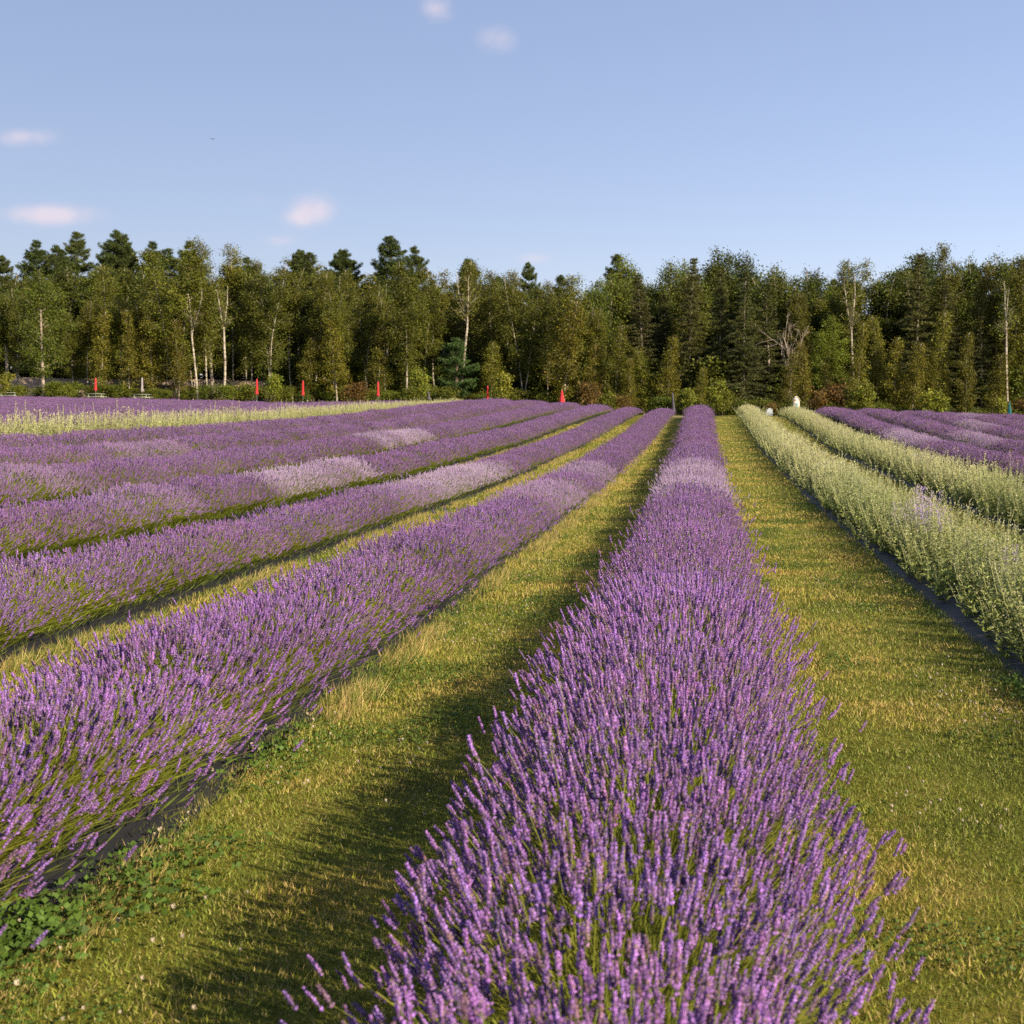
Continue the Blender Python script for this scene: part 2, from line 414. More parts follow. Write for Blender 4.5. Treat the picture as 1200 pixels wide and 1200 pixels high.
def sage_mesh(name, n, length, lod, r):
    mb = MB()
    b = np.stack([r.normal(0, .14, n), r.uniform(-.52, .52, n) * length, np.zeros(n)], 1)
    out = b * np.array([1.0, .3, 0]); H = r.uniform(.30, .80, n) * np.where(r.random(n) < .12, 1.25, 1) * (1 - .3 * np.clip(np.abs(b[:, 0]) / .4, 0, 1))
    d = norm(out * .9 + np.array([0, 0, 1]) + r.normal(0, .07, (n, 3)) * [1, 1, 0])
    e = b + d * H[:, None]; mid = b + norm(d + out * .3) * (H * .5)[:, None]
    g = r.uniform(.8, 1.2, (n, 1))
    w = .0022 if lod == 0 else .005; pl = 1.0 if lod == 0 else 1.12
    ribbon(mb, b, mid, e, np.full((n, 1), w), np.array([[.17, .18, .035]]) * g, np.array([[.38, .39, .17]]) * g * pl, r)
    nodes = 15 if lod == 0 else 9
    for i in range(nodes):
        t = (i + 1.2) / (nodes + .5) + r.normal(0, .012, n)
        P = b + (e - b) * t[:, None]
        for _ in range(3 if lod == 0 else 2):
            D = norm(rand_unit(n, r) * [1, 1, .35] + np.array([0, 0, .55]))
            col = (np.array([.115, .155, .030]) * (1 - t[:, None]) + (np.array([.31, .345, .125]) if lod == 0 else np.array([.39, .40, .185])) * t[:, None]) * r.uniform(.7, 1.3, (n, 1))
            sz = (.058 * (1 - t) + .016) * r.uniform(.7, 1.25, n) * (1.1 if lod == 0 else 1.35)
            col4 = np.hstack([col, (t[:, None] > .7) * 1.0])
            mb.leaves(P, D, sz, sz * (.36 if lod == 0 else .5), col4, r)
    # pale bud spike at each tip
    k = 7 if lod == 0 else 4
    for i in range(k):
        P = e + d * (.006 * i + r.uniform(-.03, .02, n))[:, None]
        D = norm(rand_unit(n, r) * .8 + d)
        mb.leaves(P, D, np.full(n, .016 if lod == 0 else .034), np.full(n, .007 if lod == 0 else .014), np.hstack([np.array([.45, .44, .23]) * r.uniform(.8, 1.2, (n, 1)), np.ones((n, 1))]), r)
    return mb.mesh(name, M['sage'])
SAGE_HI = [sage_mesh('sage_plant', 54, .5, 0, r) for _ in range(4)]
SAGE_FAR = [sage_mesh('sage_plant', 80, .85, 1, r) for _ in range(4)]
def sage_flower_mesh(name, r):
    """airy branched flower panicles"""
    mb = MB(); n = 12
    b = np.stack([r.normal(0, .10, n), r.normal(0, .10, n), np.full(n, .2)], 1)
    d = norm(np.array([0, 0, 1]) + r.normal(0, .12, (n, 3)) * [1, 1, 0]); H = r.uniform(.55, .78, n); e = b + d * H[:, None]
    ribbon(mb, b, (b + e) / 2, e, np.full((n, 1), .003), np.tile([[.3, .3, .2]], (n, 1)), np.tile([[.45, .4, .5]], (n, 1)), r)
    for i in range(60):
        t = r.uniform(.45, 1.0, n); sp = .09 * (1.05 - t) + .012
        P = b + (e - b) * t[:, None] + r.normal(0, 1, (n, 3)) * sp[:, None] * [1, 1, .6]
        mb.leaves(P, rand_unit(n, r) + [0, 0, .4], np.full(n, .02), np.full(n, .012), np.array([.42, .32, .56]) * r.uniform(.7, 1.3, (n, 1)), r)
    return mb.mesh(name, M['sage'])
SAGE_FLOWER = sage_flower_mesh('flower_panicle', r)

# black plastic sheet under a row
M['plastic'] = noise_mat('black_plastic', [(.3, (.011, .012, .016)), (.62, (.022, .023, .028)), (.82, (.09, .075, .055))], 5, rough=.6, bump=1.0, bump_scale=5, spec=.2, stretch=(1.6, .3, 1))
def mulch(row, X, y0, y1, half, ox, oy, oz, r):
    st = .14 if y1 - y0 < 60 else .25
    ys = [y0]
    while ys[-1] < y1: ys.append(ys[-1] + st * (1 + max(0, ys[-1] - 14) * .07))
    ys = np.array(ys); us = np.linspace(-1, 1, 9)
    eL = half * (1 + .05 * np.convolve(r.normal(size=len(ys) + 8), np.ones(9) / 3, 'valid')); eR = half * (1 + .05 * np.convolve(r.normal(size=len(ys) + 8), np.ones(9) / 3, 'valid'))
    v = []
    for i, y in enumerate(ys):
        for j, u in enumerate(us):
            x = X + (u * eL[i] if u < 0 else u * eR[i])
            zz = tz(x, y) + .012 + .05 * (1 - u * u) + abs(r.normal(0, .008)) * (1 - abs(u) * .7)
            if abs(u) == 1: zz = tz(x, y) + .006
            v.append((x - ox, y - oy, zz - oz))
    n = len(us); T = []
    for i in range(len(ys) - 1):
        for j in range(n - 1):
            p = i * n + j; T += [(p, p + 1, p + n + 1), (p, p + n + 1, p + n)]
    put('mulch_sheet', MB().add(v, T, (.02, .02, .02)).mesh('mulch_sheet', M['plastic'], True), row)

PALE = {('C'): [(20.5, 30, .75)], 'L1': [(21.5, 25, .5), (29, 33, .55)], 'L2': [(25, 34, .85), (22.5, 25, .4)], 'L3': [(24.0, 30, .85), (18, 20, .25)],
        'L4': [(42, 50, .8), (20.5, 21.8, .35)], 'L5': [(30, 33, .3)], 'R3': [(46, 55, .6)], 'R4': [(47, 54, .55)], 'R5': [(60, 66, .5)], 'R6': [(75, 80, .35)]}
def make_row(key, kind, X, y0, y1, label, group, cat, half=.53, sheet=True, name=None):
    z0 = tz(X, y0)
    row = empty(name or ('lavender_row' if kind == 'lav' else 'sage_row'), (X, y0, z0))
    tag(row, label, cat, group)
    rr = np.random.default_rng(abs(hash_key(key)))
    if sheet: mulch(row, X, y0 - .2, y1 + .2, half, X, y0, z0, rr)
    y = y0
    while y < y1:
        if kind == 'lav':
            if y < 9.5: ms, st, pn = LAV_HI, .47, 'lavender_plant'
            elif y < 30: ms, st, pn = LAV_MID, .56, 'lavender_plant'
            else: ms, st, pn = LAV_FAR, .80, 'lavender_plant'
        else:
            if y < 26: ms, st, pn = SAGE_HI, .44, 'sage_plant'
            else: ms, st, pn = SAGE_FAR, .72, 'sage_plant'
        me = ms[rr.integers(len(ms))]
        wx = 1.15 + .25 * np.clip((y - 18) / 75, 0, 1) if kind == 'lav' else 1.28 + .10 * np.clip((y - 15) / 60, 0, 1)
        s = rr.uniform(.93, 1.07); hz = s * rr.uniform(.93, 1.06)
        px = X + rr.normal(0, .025)
        end = min(y - y0, y1 - y)
        if end < 1.2: hz *= .8 + .17 * end
        if key == 'L7': hz *= 1.38 - .45 * np.clip((y - 40) / 55, 0, 1)
        elif kind == 'sage': hz *= 1 - .14 * np.clip((y - 45) / 30, 0, 1)
        elif key == 'C': hz *= 1.09
        elif key[0] == 'L': hz *= .90 if key in ('L1', 'L2') else 1.06; wx *= 1.0 if key in ('L1', 'L2') else 1.10
        o = put(pn, me, row, (px - X, y - y0, tz(px, y) - z0 + .02), (0, 0, (math.pi if rr.random() < .5 else 0) + rr.normal(0, .10)), (s * wx, s, hz))
        f = 0.0
        for (a, b, amt) in PALE.get(key, []):
            if a - .6 < y < b + .6: f = max(f, amt * min(1, .45 + .5 * min(y - a + .6, b + .6 - y)) * rr.uniform(.5, 1.0))
        if kind == 'sage': f = rr.uniform(0, .12)
        o.color = (f, 0, 0, 1)
        if f > .45: o['label'] = 'pale washed-out lavender plant'
        y += st * rr.uniform(.93, 1.07)
    return row
def hash_key(k):
    h = 17
    for ch in k: h = (h * 131 + ord(ch)) % 1000003
    return h
ORD = ['first', 'second', 'third', 'fourth', 'fifth', 'sixth', 'seventh']
LEND = [93, 100, 106, 109, 111, 112, 110]
LBL = ['lavender row across the wide mown lane from the pale sage row with black edging',
       'second lavender row from the pale sage row with straw tufts along its foot',
       'third lavender row from the black-edged sage row with a long faded patch',
       'fourth lavender row from the black-edged sage row with faded plants on its crest',
       'fifth lavender row from the black-edged sage row',
       'sixth lavender row from the black-edged sage row',
       'lavender row touching the cream flowering strip, on its wide-lane side']
for k in range(7):
    X = XL(k); vis = -1.946 * (X + 1.0)
    make_row('C' if k == 0 else f'L{k}', 'lav', X, 0.9 if k == 0 else max(1.2, vis - 4.5 - k * .3), LEND[k], LBL[k], 'lavender rows between the cream strip and the sage rows', 'lavender row')
make_row('L7', 'sage', XL(7), -1.946 * XL(7) - 5, 104, 'cream flowering strip running between lavender rows in the left field', None, 'sage row')
NTH = ['first', 'second', 'third', 'fourth', 'fifth', 'sixth', 'seventh', 'eighth', 'ninth', 'tenth', 'eleventh', 'twelfth', 'thirteenth', 'fourteenth', 'fifteenth', 'sixteenth', 'seventeenth', 'eighteenth', 'nineteenth']
for k in range(8, 27):
    X = XL(k); vis = -1.946 * X
    make_row(f'L{k}', 'lav', X, vis - 4, 97 + (k - 8) * 1.75, NTH[k - 8] + ' lavender row beyond the cream flowering strip, counting towards the picnic tables', 'lavender rows beyond the cream strip', 'lavender row', sheet=False)
RX = [2.74, 5.38, 7.78, 10.33, 12.9, 15.45, 18.0, 20.6]
def vis_r(X): return X * F / (1200 - VX)
r1 = make_row('R1', 'sage', RX[0], vis_r(RX[0]) - 6.5, 84, 'pale grey-green sage row edged with a wide black plastic sheet beside mown lane', 'pale sage rows', 'sage row', half=.61)
r2 = make_row('R2', 'sage', RX[1], vis_r(RX[1]) - 6, 84, 'pale grey-green sage row next to the first full lavender row, ending by the little cabinet', 'pale sage rows', 'sage row', half=.62)
for (X, y, s) in ((2.70, 16.2, 1.0), (2.8, 15.6, .75), (2.62, 17.4, .7), (2.75, 12.3, .62), (2.9, 14.2, .5)):
    put('flower_panicle', SAGE_FLOWER, r1, (X - RX[0], y - r1.location.y, tz(X, y) - r1.location.z), (0, 0, y), (s, s, .9 * s + .1))
for (X, y, s) in ((5.35, 21.5, .8), (5.4, 33, .8)):
    put('flower_panicle', SAGE_FLOWER, r2, (X - RX[1], y - r2.location.y, tz(X, y) - r2.location.z), (0, 0, y), (s, s, s))
RL = ['lavender row directly behind the sage row that ends by the little cabinet', 'second lavender row behind the two sage rows, a faded patch midway',
      'third lavender row behind the two sage rows', 'fourth lavender row behind the two sage rows', 'fifth lavender row behind the two sage rows', 'sixth lavender row behind the two sage rows, the outermost one']
for i in range(6):
    X = RX[2 + i]
    make_row(f'R{3 + i}', 'lav', X, vis_r(X) - 6, 85.5 + i * .8 + (8 if i == 5 else 0), RL[i], 'lavender rows behind the sage rows', 'lavender row', sheet=i < 2)

# ------------------------------------------------------------------ grass, clover and straw between the rows
def value_noise(x, y, s, seed):
    r = np.random.default_rng(seed); n = 64; g = r.random((n, n))
    u, v = x / s, y / s; i, j = np.floor(u).astype(int), np.floor(v).astype(int); fu, fv = u - i, v - j
    fu = fu * fu * (3 - 2 * fu); fv = fv * fv * (3 - 2 * fv)
    G = lambda a, b: g[a % n, b % n]
    return (G(i, j) * (1 - fu) + G(i + 1, j) * fu) * (1 - fv) + (G(i, j + 1) * (1 - fu) + G(i + 1, j + 1) * fu) * fv
rowx = sorted([XL(k) for k in range(9)] + RX[:6])
mg = lambda v: .58 if v in RX[:2] else .40
lanes = [(a + mg(a), b - mg(b)) for a, b in zip(rowx[:-1], rowx[1:])]
def lane_points(y0, y1, dens, r):
    P = []
    for lo, hi in lanes:
        n = int((hi - lo) * (y1 - y0) * dens)
        x = r.uniform(lo, hi, n); y = r.uniform(y0, y1, n)
        px = VX + x / y * F
        py = HY + (EYE - terrain(x, y)) / y * F
        ok = (px > -90) & (px < 1290) & (py < 1290)
        P.append(np.stack([x[ok], y[ok]], 1))
    return np.concatenate(P)
def lane_edge(x):
    """0 in the middle of a lane, 1 at a row's foot"""
    d = np.min(np.abs(x[:, None] - np.array(rowx)[None]), axis=1)
    return np.clip((.85 - d) / .3, 0, 1)
r = np.random.default_rng(5)
mb = MB()
for (y0, y1, dens, ln, wd) in ((3.2, 7, 9000, .040, .0042), (7, 12, 5000, .045, .0058), (12, 22, 2100, .050, .0085), (22, 42, 800, .055, .014), (42, 80, 260, .06, .024)):
    p = lane_points(y0, y1, dens, r); n = len(p)
    x, y = p[:, 0], p[:, 1]
    n1 = value_noise(x + 40, y, .55, 1) * .5 + value_noise(x + 40, y, .16, 2) * .3 + value_noise(x + 40, y, 1.9, 3) * .35
    dry = np.clip((n1 - .42) * 2.4, 0, 1); ed = lane_edge(x)
    u = r.random(n)
    straw = u < dry * .36 + .14
    lime = (~straw) & (u > .70)
    col = np.where(straw[:, None], np.array([[.40, .32, .12]]), np.where(lime[:, None], np.array([[.27, .285, .04]]), np.array([[.13, .155, .020]])))
    col = col * r.uniform(.65, 1.3, (n, 1)) * (1 + (dry[:, None] - .4) * np.array([[.35, .12, .05]]))
    D = norm(np.stack([r.normal(0, .55, n), r.normal(0, .55, n), np.ones(n)], 1))
    L = ln * r.uniform(.35, 1.0, n) * (1 + .8 * ed) * (.6 + .6 * value_noise(x + 3, y, .11, 8)) * (.7 + .6 * n1)
    mb.blades(np.stack([x, y, terrain(x, y) - .004], 1), D, L, wd * r.uniform(.7, 1.3, n), col, r)
tag(put('grass', mb.mesh('grass', M['grass'])), 'short dry mown grass growing in the lanes between rows', 'grass', kind='stuff')

# clover leaves in low patches and white flower heads
mb = MB(); r = np.random.default_rng(9)
p = lane_points(3.2, 26, 600, r); x, y = p[:, 0], p[:, 1]
keep = (value_noise(x + 9, y + 3, .5, 21) + .35 * lane_edge(x) > .72)
foot = lambda x0, y0, rx, ry, n: np.stack([r.normal(x0, rx, n), r.normal(y0, ry, n)], 1)
p = np.concatenate([p[keep], foot(-2.28, 4.40, .10, .2, 520), foot(-2.1, 4.9, .15, .3, 200), foot(2.02, 8.6, .05, .2, 60), foot(-2.2, 7.0, .07, .25, 60)])
n = len(p); x, y = p[:, 0], p[:, 1]; big = 1 + .9 * (np.arange(n) >= keep.sum())
h = r.uniform(.015, .045, n) * big; g = r.uniform(.65, 1.35, (n, 1))
for a in range(3):
    ang = r.uniform(0, .6, n) + a * 2.1
    D = np.stack([np.cos(ang), np.sin(ang), r.uniform(-.1, .5, n)], 1)
    mb.leaves(np.stack([x, y, terrain(x, y) + h], 1), D, .013 * big, .013 * big, np.array([.065, .115, .018]) * g, r)
tag(put('clover', mb.mesh('clover', M['grass'])), 'low dark green clover leaves scattered through the grass', 'clover', kind='stuff')
mb = MB()
p = lane_points(3.5, 22, 22, r); x, y = p[:, 0], p[:, 1]
keep = value_noise(x + 9, y + 3, .9, 33) > .62
p = np.concatenate([p[keep], foot(-2.25, 4.6, .10, .3, 9), foot(-2.22, 5.6, .06, .3, 9), foot(-2.2, 7.2, .08, .6, 12), foot(1.75, 7.9, .12, .18, 26), foot(1.5, 8.6, .2, .3, 14), foot(1.2, 6.0, .3, .5, 10)])
tv = rand_unit(46, r) * .5; tt = np.array([(i, (i * 7 + 3) % 46, (i * 11 + 5) % 46) for i in range(46)]); tk = np.tile([[.62, .54, .42, 0]], (46, 1))
n = len(p); s = r.uniform(.010, .019, n)
mb.stamp(tv, tt, tk, np.tile(np.eye(3), (n, 1, 1)), np.stack([p[:, 0], p[:, 1], terrain(p[:, 0], p[:, 1]) + r.uniform(.03, .07, n)], 1), np.stack([s, s, s], 1), r.uniform(.7, 1.15, (n, 1)) * np.ones((1, 3)))
b = np.stack([p[:, 0], p[:, 1], terrain(p[:, 0], p[:, 1])], 1); e = b + [0, 0, .05]
ribbon(mb, b, (b + e) / 2, e, np.full((n, 1), .0012), np.tile([[.12, .16, .03]], (n, 1)), np.tile([[.12, .16, .03]], (n, 1)), r)
tag(put('clover_flowers', mb.mesh('clover_flowers', M['grass'])), 'tiny white clover flower heads dotted over the mown lanes', 'clover', kind='stuff')
# taller straw and weeds along the feet of the rows
mb = MB(); r = np.random.default_rng(15)
for k, dens in ((1, 60), (0, 10), (2, 40), (3, 26), (4, 14)):
    X = XL(k)
    for side in ((1,) if k else (1, -1)):
        n = int(dens * 45); y = 4 + 48 * r.random(n) ** 1.4
        cl = value_noise(y * 1.0 + 50 * k, y * 0, .8, 40 + k); ok = cl + .25 * r.random(n) > .55; y = y[ok]; cl = cl[ok]; n = len(y)
        x = X + side * r.uniform(.46, .70, n)
        for j in range(9):
            xx = x + r.normal(0, .03, n); y2 = y + r.normal(0, .05, n)
            D = norm(np.stack([r.normal(.35 * side, .45, n), r.normal(0, .45, n), np.ones(n)], 1))
            st = r.random((n, 1)) < .62
            col = np.where(st, [[.40, .31, .12]], [[.14, .18, .03]]) * r.uniform(.7, 1.3, (n, 1))
            mb.blades(np.stack([xx, y2, terrain(xx, y2)], 1), D, r.uniform(.05, .14, n) * (.6 + .8 * cl) * np.clip(.45 + (y - 4) * .12, .45, 1), (.0032 + y * .00022), col, r)
tag(put('dry_grass', mb.mesh('dry_grass', M['grass'])), 'straw coloured dry grass and weeds along the feet of the rows', 'dry grass', kind='stuff')

# ------------------------------------------------------------------ trees
def limb(mb, p0, d, L, r0, n, r, bend=.12, up=0.0, k=(.3, .3, .3), sides=5, r1=None):
    pts = [np.array(p0, float)]; d = np.array(d, float)
    for i in range(n):
        d = norm(d + r.normal(0, bend, 3) + np.array([0, 0, up])); pts.append(pts[-1] + d * L / n)
    pts = np.array(pts); mb.tube(pts, np.linspace(r0, r0 * .25 if r1 is None else r1, n + 1), sides, k, cap=False)
    return pts
def lerp_path(pts, t):
    q = np.asarray(t) * (len(pts) - 1); i = np.minimum(q.astype(int), len(pts) - 2); f = (q - i)[:, None]
    return pts[i] * (1 - f) + pts[i + 1] * f
def broad_tree(H, R, base, leafn, leafsz, col, r, droop=0.0, fork=0, prof=lambda t: np.sin(np.pi * np.clip(t, 0.04, 1) ** .75), nb=30, lean=.03, trunk_r=.16, clump=.34, colv=.3, up=.5):
    tr, cr = MB(), MB()
    stems = []
    if fork:
        hf = H * r.choice([r.uniform(.06, .12), r.uniform(.45, .6)]); d = np.array([r.normal(0, lean), r.normal(0, lean), 1])
        p = limb(tr, (0, 0, -.3), d, hf + .3, trunk_r, 5, r, .03, sides=8, r1=trunk_r * .8)
        for i in range(fork):
            a = r.uniform(0, 6.28) if i == 0 else a + math.pi + r.normal(0, .5)
            stems.append(limb(tr, p[-1], (math.cos(a) * .10, math.sin(a) * .10, 1), (H - hf) * (1 if i == 0 else r.uniform(.8, .97)), trunk_r * .72, 8, r, .05, .05, sides=6, r1=.02))
    else:
        stems.append(limb(tr, (0, 0, -.3), (r.normal(0, lean), r.normal(0, lean), 1), H + .3, trunk_r, 10, r, .035, .03, sides=8, r1=.02))
    Ps, Ws = [], []
    for st in stems:
        m = nb // len(stems)
        for i in range(m):
            t = (i + r.random()) / m
            hz = base * H + t * (1 - base) * H * .97
            zz = st[:, 2]; f = np.clip(np.interp(hz, zz, np.linspace(0, 1, len(zz))), 0, .985)
            if hz < zz[0] + .1: f = r.uniform(.05, .5)
            p0 = lerp_path(st, np.array([f]))[0]
            a = i * 2.4 + r.normal(0, .5); L = R * prof(np.array(t)) * r.uniform(.72, 1.12) + .25
            if fork: L *= .78
            b = limb(tr, p0, (math.cos(a), math.sin(a), up + .35 * t), L, .035 * trunk_r / .16 * (1.3 - t * .7), 4, r, .16, .04, sides=4)
            w = L
            Ps.append(b); Ws.append(w)
            for q in range(2):
                sb = limb(tr, b[1 + q], norm(b[2 + q] - b[1 + q]) + r.normal(0, .55, 3), L * .5, .014, 3, r, .2, .02, sides=3)
                Ps.append(sb); Ws.append(w * .5)
    Ws = np.array(Ws); cnt = np.maximum(3, (leafn * Ws / Ws.sum()).astype(int))
    P, G = [], []
    for b, c in zip(Ps, cnt):
        nc = max(1, c // 22); ctr = lerp_path(b, r.uniform(.25, 1.0, nc)) + r.normal(0, .10, (nc, 3))
        shade = r.uniform(.72, 1.28, nc)
        w = r.integers(0, nc, c); off = r.normal(0, clump, (c, 3)) * [1, 1, .8]; off[:, 2] -= np.abs(r.normal(0, 1, c)) * droop
        P.append(ctr[w] + off); G.append(shade[w])
    P = np.concatenate(P); G = np.concatenate(G); n = len(P)
    P[:, 2] = np.maximum(P[:, 2], .25)
    cols = np.array(col)[None] * G[:, None] * (1 + r.normal(0, colv, (n, 1)).clip(-.6, .8)) * (1 + r.normal(0, .08, (n, 3)))
    D = rand_unit(n, r) + [0, 0, -.25]
    s = leafsz * r.uniform(.65, 1.35, n)
    cr.leaves(P, D, s, s * .75, np.clip(cols, .004, .6), r)
    return tr, cr
def conifer(H, R, base, col, r, kind='pine'):
    tr, cr = MB(), MB()
    st = limb(tr, (0, 0, -.3), (r.normal(0, .015), r.normal(0, .015), 1), H + .3, .26 if kind == 'pine' else .19, 10, r, .012, .02, sides=8, r1=.025)
    whorls = int(H * (1.3 if kind == 'pine' else 2.3)); P, D, S, G = [], [], [], []
    for w in range(whorls):
        t = (w + .5) / whorls; hz = base * H + (1 - base) * H * min(1, t + (r.normal(0, .018) if kind == 'pine' and t < .93 else 0))
        if kind == 'pine': L = R * (np.interp(t, [0, .2, .5, .75, .92, 1], [.6, .95, 1.0, .70, .34, .08])) ; nb = r.integers(5, 7)
        else: L = R * (1.04 - t) ** .85; nb = r.integers(5, 8)
        p0 = lerp_path(st, np.array([np.clip(np.interp(hz, st[:, 2], np.linspace(0, 1, len(st))), 0, .99)]))[0]
        a0 = r.uniform(0, 6.28)
        for i in range(nb):
            a = a0 + i * 6.283 / nb + r.normal(0, .35); Lb = L * r.uniform(.6, 1.18)
            if r.random() < .10: continue
            upz = (.10 + .70 * t + r.normal(0, .16)) if kind == 'pine' else (-.32 + .55 * t)
            b = limb(tr, p0, (math.cos(a), math.sin(a), upz), Lb, .035 * (1.2 - t * .8), 4, r, .07, .07 if kind == 'pine' else .05, sides=4)
            m = max(6, int(Lb * (14 if kind == 'pine' else 15)))
            f = r.uniform(.28 if kind == 'pine' else .12, 1.0, m); q = lerp_path(b, f)
            side = norm(np.cross(norm(b[-1] - b[0]), [0, 0, 1]))
            spread = (.14 + (.24 if kind == 'pine' else .30) * Lb * np.sin(np.pi * np.clip(f, .05, .97) ** 1.3)) * r.uniform(-1, 1, m)
            q = q + side[None] * spread[:, None] * .75 + r.normal(0, .05, (m, 3))
            dd = norm(b[-1] - b[0])[None] + side[None] * np.sign(spread)[:, None] * .6 + np.array([0, 0, .42 if kind == 'pine' else -.22])
            P.append(q); D.append(dd + r.normal(0, .25, (m, 3))); S.append(np.full(m, 1.0)); G.append(np.full(m, r.uniform(.75, 1.25)) * r.uniform(.8, 1.2, m))
    P, D, S, G = map(np.concatenate, (P, D, S, G)); m = len(P)
    k = 15 if kind == 'pine' else 10
    PP = np.repeat(P, k, 0); DD = np.repeat(norm(D), k, 0)
    if kind == 'pine':
        DD = norm(DD * .7 + rand_unit(m * k, r)); L = r.uniform(.16, .36, m * k); W = np.full(m * k, .055)
        PP = PP + r.normal(0, .07, PP.shape)
    else:
        PP = PP + DD * r.uniform(-.22, .22, (m * k, 1)); DD = norm(DD * .8 + rand_unit(m * k, r) * .9); L = r.uniform(.10, .24, m * k); W = np.full(m * k, .06)
    cols = np.array(col)[None] * np.repeat(G, k)[:, None] * r.uniform(.55, 1.45, (m * k, 1)) * (1 + r.normal(0, .07, (m * k, 3)))
    cr.leaves(PP, DD, L, W, np.clip(cols, .004, .5), r)
    return tr, cr
def bare_tree(H, r, levels=4, r0=.15):
    tr = MB()
    def grow(p, d, L, rad, lev):
        b = limb(tr, p, d, L, rad, 5, r, .03 if lev == 0 else .09, .05, sides=6 if lev < 2 else 3, r1=rad * .55)
        if lev >= levels: return
        for i in range(3 if lev else 4):
            f = r.uniform(.45, 1.0); q = lerp_path(b, np.array([f]))[0]; dn = norm(b[-1] - b[-2])
            grow(q, norm(dn + r.normal(0, .42, 3) + [0, 0, .12]), L * r.uniform(.5, .72), rad * .5, lev + 1)
    grow(np.array([0, 0, -.3]), np.array([r.normal(0, .04), 0, 1.]), H * .42, r0, 0)
    return tr
r = np.random.default_rng(23)
PROTO = {}
def proto(kind, trunk_mat, leaf_m, builders, H):
    PROTO[kind] = (H, [(tr.mesh('trunk', M[trunk_mat], True), cr.mesh('crown', M[leaf_m]) if cr else None) for tr, cr in builders])
OLIVE, GREEN, LIME, DEEP = (.098, .104, .012), (.078, .096, .012), (.100, .130, .012), (.046, .064, .013)
bprof = lambda t: np.sin(np.pi * np.clip(t, .06, .98) ** .8) * .9 + .1
proto('birch', 'birch_bark', 'leaf', [broad_tree(16, 2.5, .24, 14500, .135, OLIVE, r, droop=.28, prof=bprof, nb=34, fork=(0, 2, 0, 2)[i], trunk_r=.078, clump=.27, up=.75) for i in range(4)], 16)
proto('young_birch', 'birch_bark', 'leaf', [broad_tree(9, 1.4, .14, 8000, .12, (.118, .114, .012), r, droop=.2, prof=lambda t: (1.05 - t) ** .6 * np.clip(t * 5 + .4, 0, 1), nb=32, trunk_r=.07, clump=.22, up=.8) for i in range(3)], 9)
proto('broadleaf_tree', 'grey_bark', 'leaf', [broad_tree(15, 3.4, .16, 19000, .155, GREEN, r, nb=38, fork=(0, 2, 2)[i], trunk_r=.19, clump=.36) for i in range(3)], 15)
proto('maple_tree', 'bark', 'leaf', [broad_tree(15, 3.3, .14, 19000, .16, LIME, r, nb=40, trunk_r=.2, clump=.36) for i in range(2)], 15)
proto('oak_tree', 'bark', 'leaf', [broad_tree(17, 3.6, .30, 13500, .18, DEEP, r, nb=32, fork=2, trunk_r=.24, clump=.42) for i in range(2)], 17)
proto('pine_tree', 'bark', 'needle', [conifer(22, 3.1, .30, (.050, .070, .014), r, 'pine') for i in range(4)], 22)
proto('spruce_tree', 'grey_bark', 'needle', [conifer(18, 2.8, .12, (.066, .074, .017), r, 'spruce') for i in range(3)], 18)
proto('sparse_birch', 'birch_bark', 'leaf', [broad_tree(13, 1.9, .22, 900, .15, OLIVE, r, droop=.1, prof=bprof, nb=26, fork=2, trunk_r=.11, clump=.3, up=.9) for i in range(2)], 13)
proto('young_pine', 'bark', 'needle', [conifer(8, 2.0, .12, (.05, .085, .022), r, 'pine') for i in range(1)], 8)
proto('bare_tree', 'grey_bark', 'leaf', [(bare_tree(12, r), None) for i in range(2)], 12)
proto('undergrowth_tree', 'bark', 'leaf', [broad_tree(6, 2.3, .08, 6000, .20, (.07, .088, .010), r, nb=26, trunk_r=.08, clump=.34) for i in range(3)], 6)
proto('shrub', 'bark', 'leaf', [broad_tree(2.0, 1.25, .05, 2600, .13, (.09, .108, .012), r, nb=18, trunk_r=.03, clump=.22, up=.9) for i in range(4)], 2)
proto('rusty_shrub', 'bark', 'leaf', [broad_tree(2.6, 1.2, .10, 1700, .14, (.15, .095, .024), r, nb=18, trunk_r=.035, clump=.2, up=.9) for i in range(2)], 2.6)
proto('sapling', 'bark', 'leaf', [broad_tree(3.4, .95, .28, 1500, .17, (.16, .175, .02), r, nb=16, trunk_r=.035, clump=.2, up=.9) for i in range(3)], 3.4)
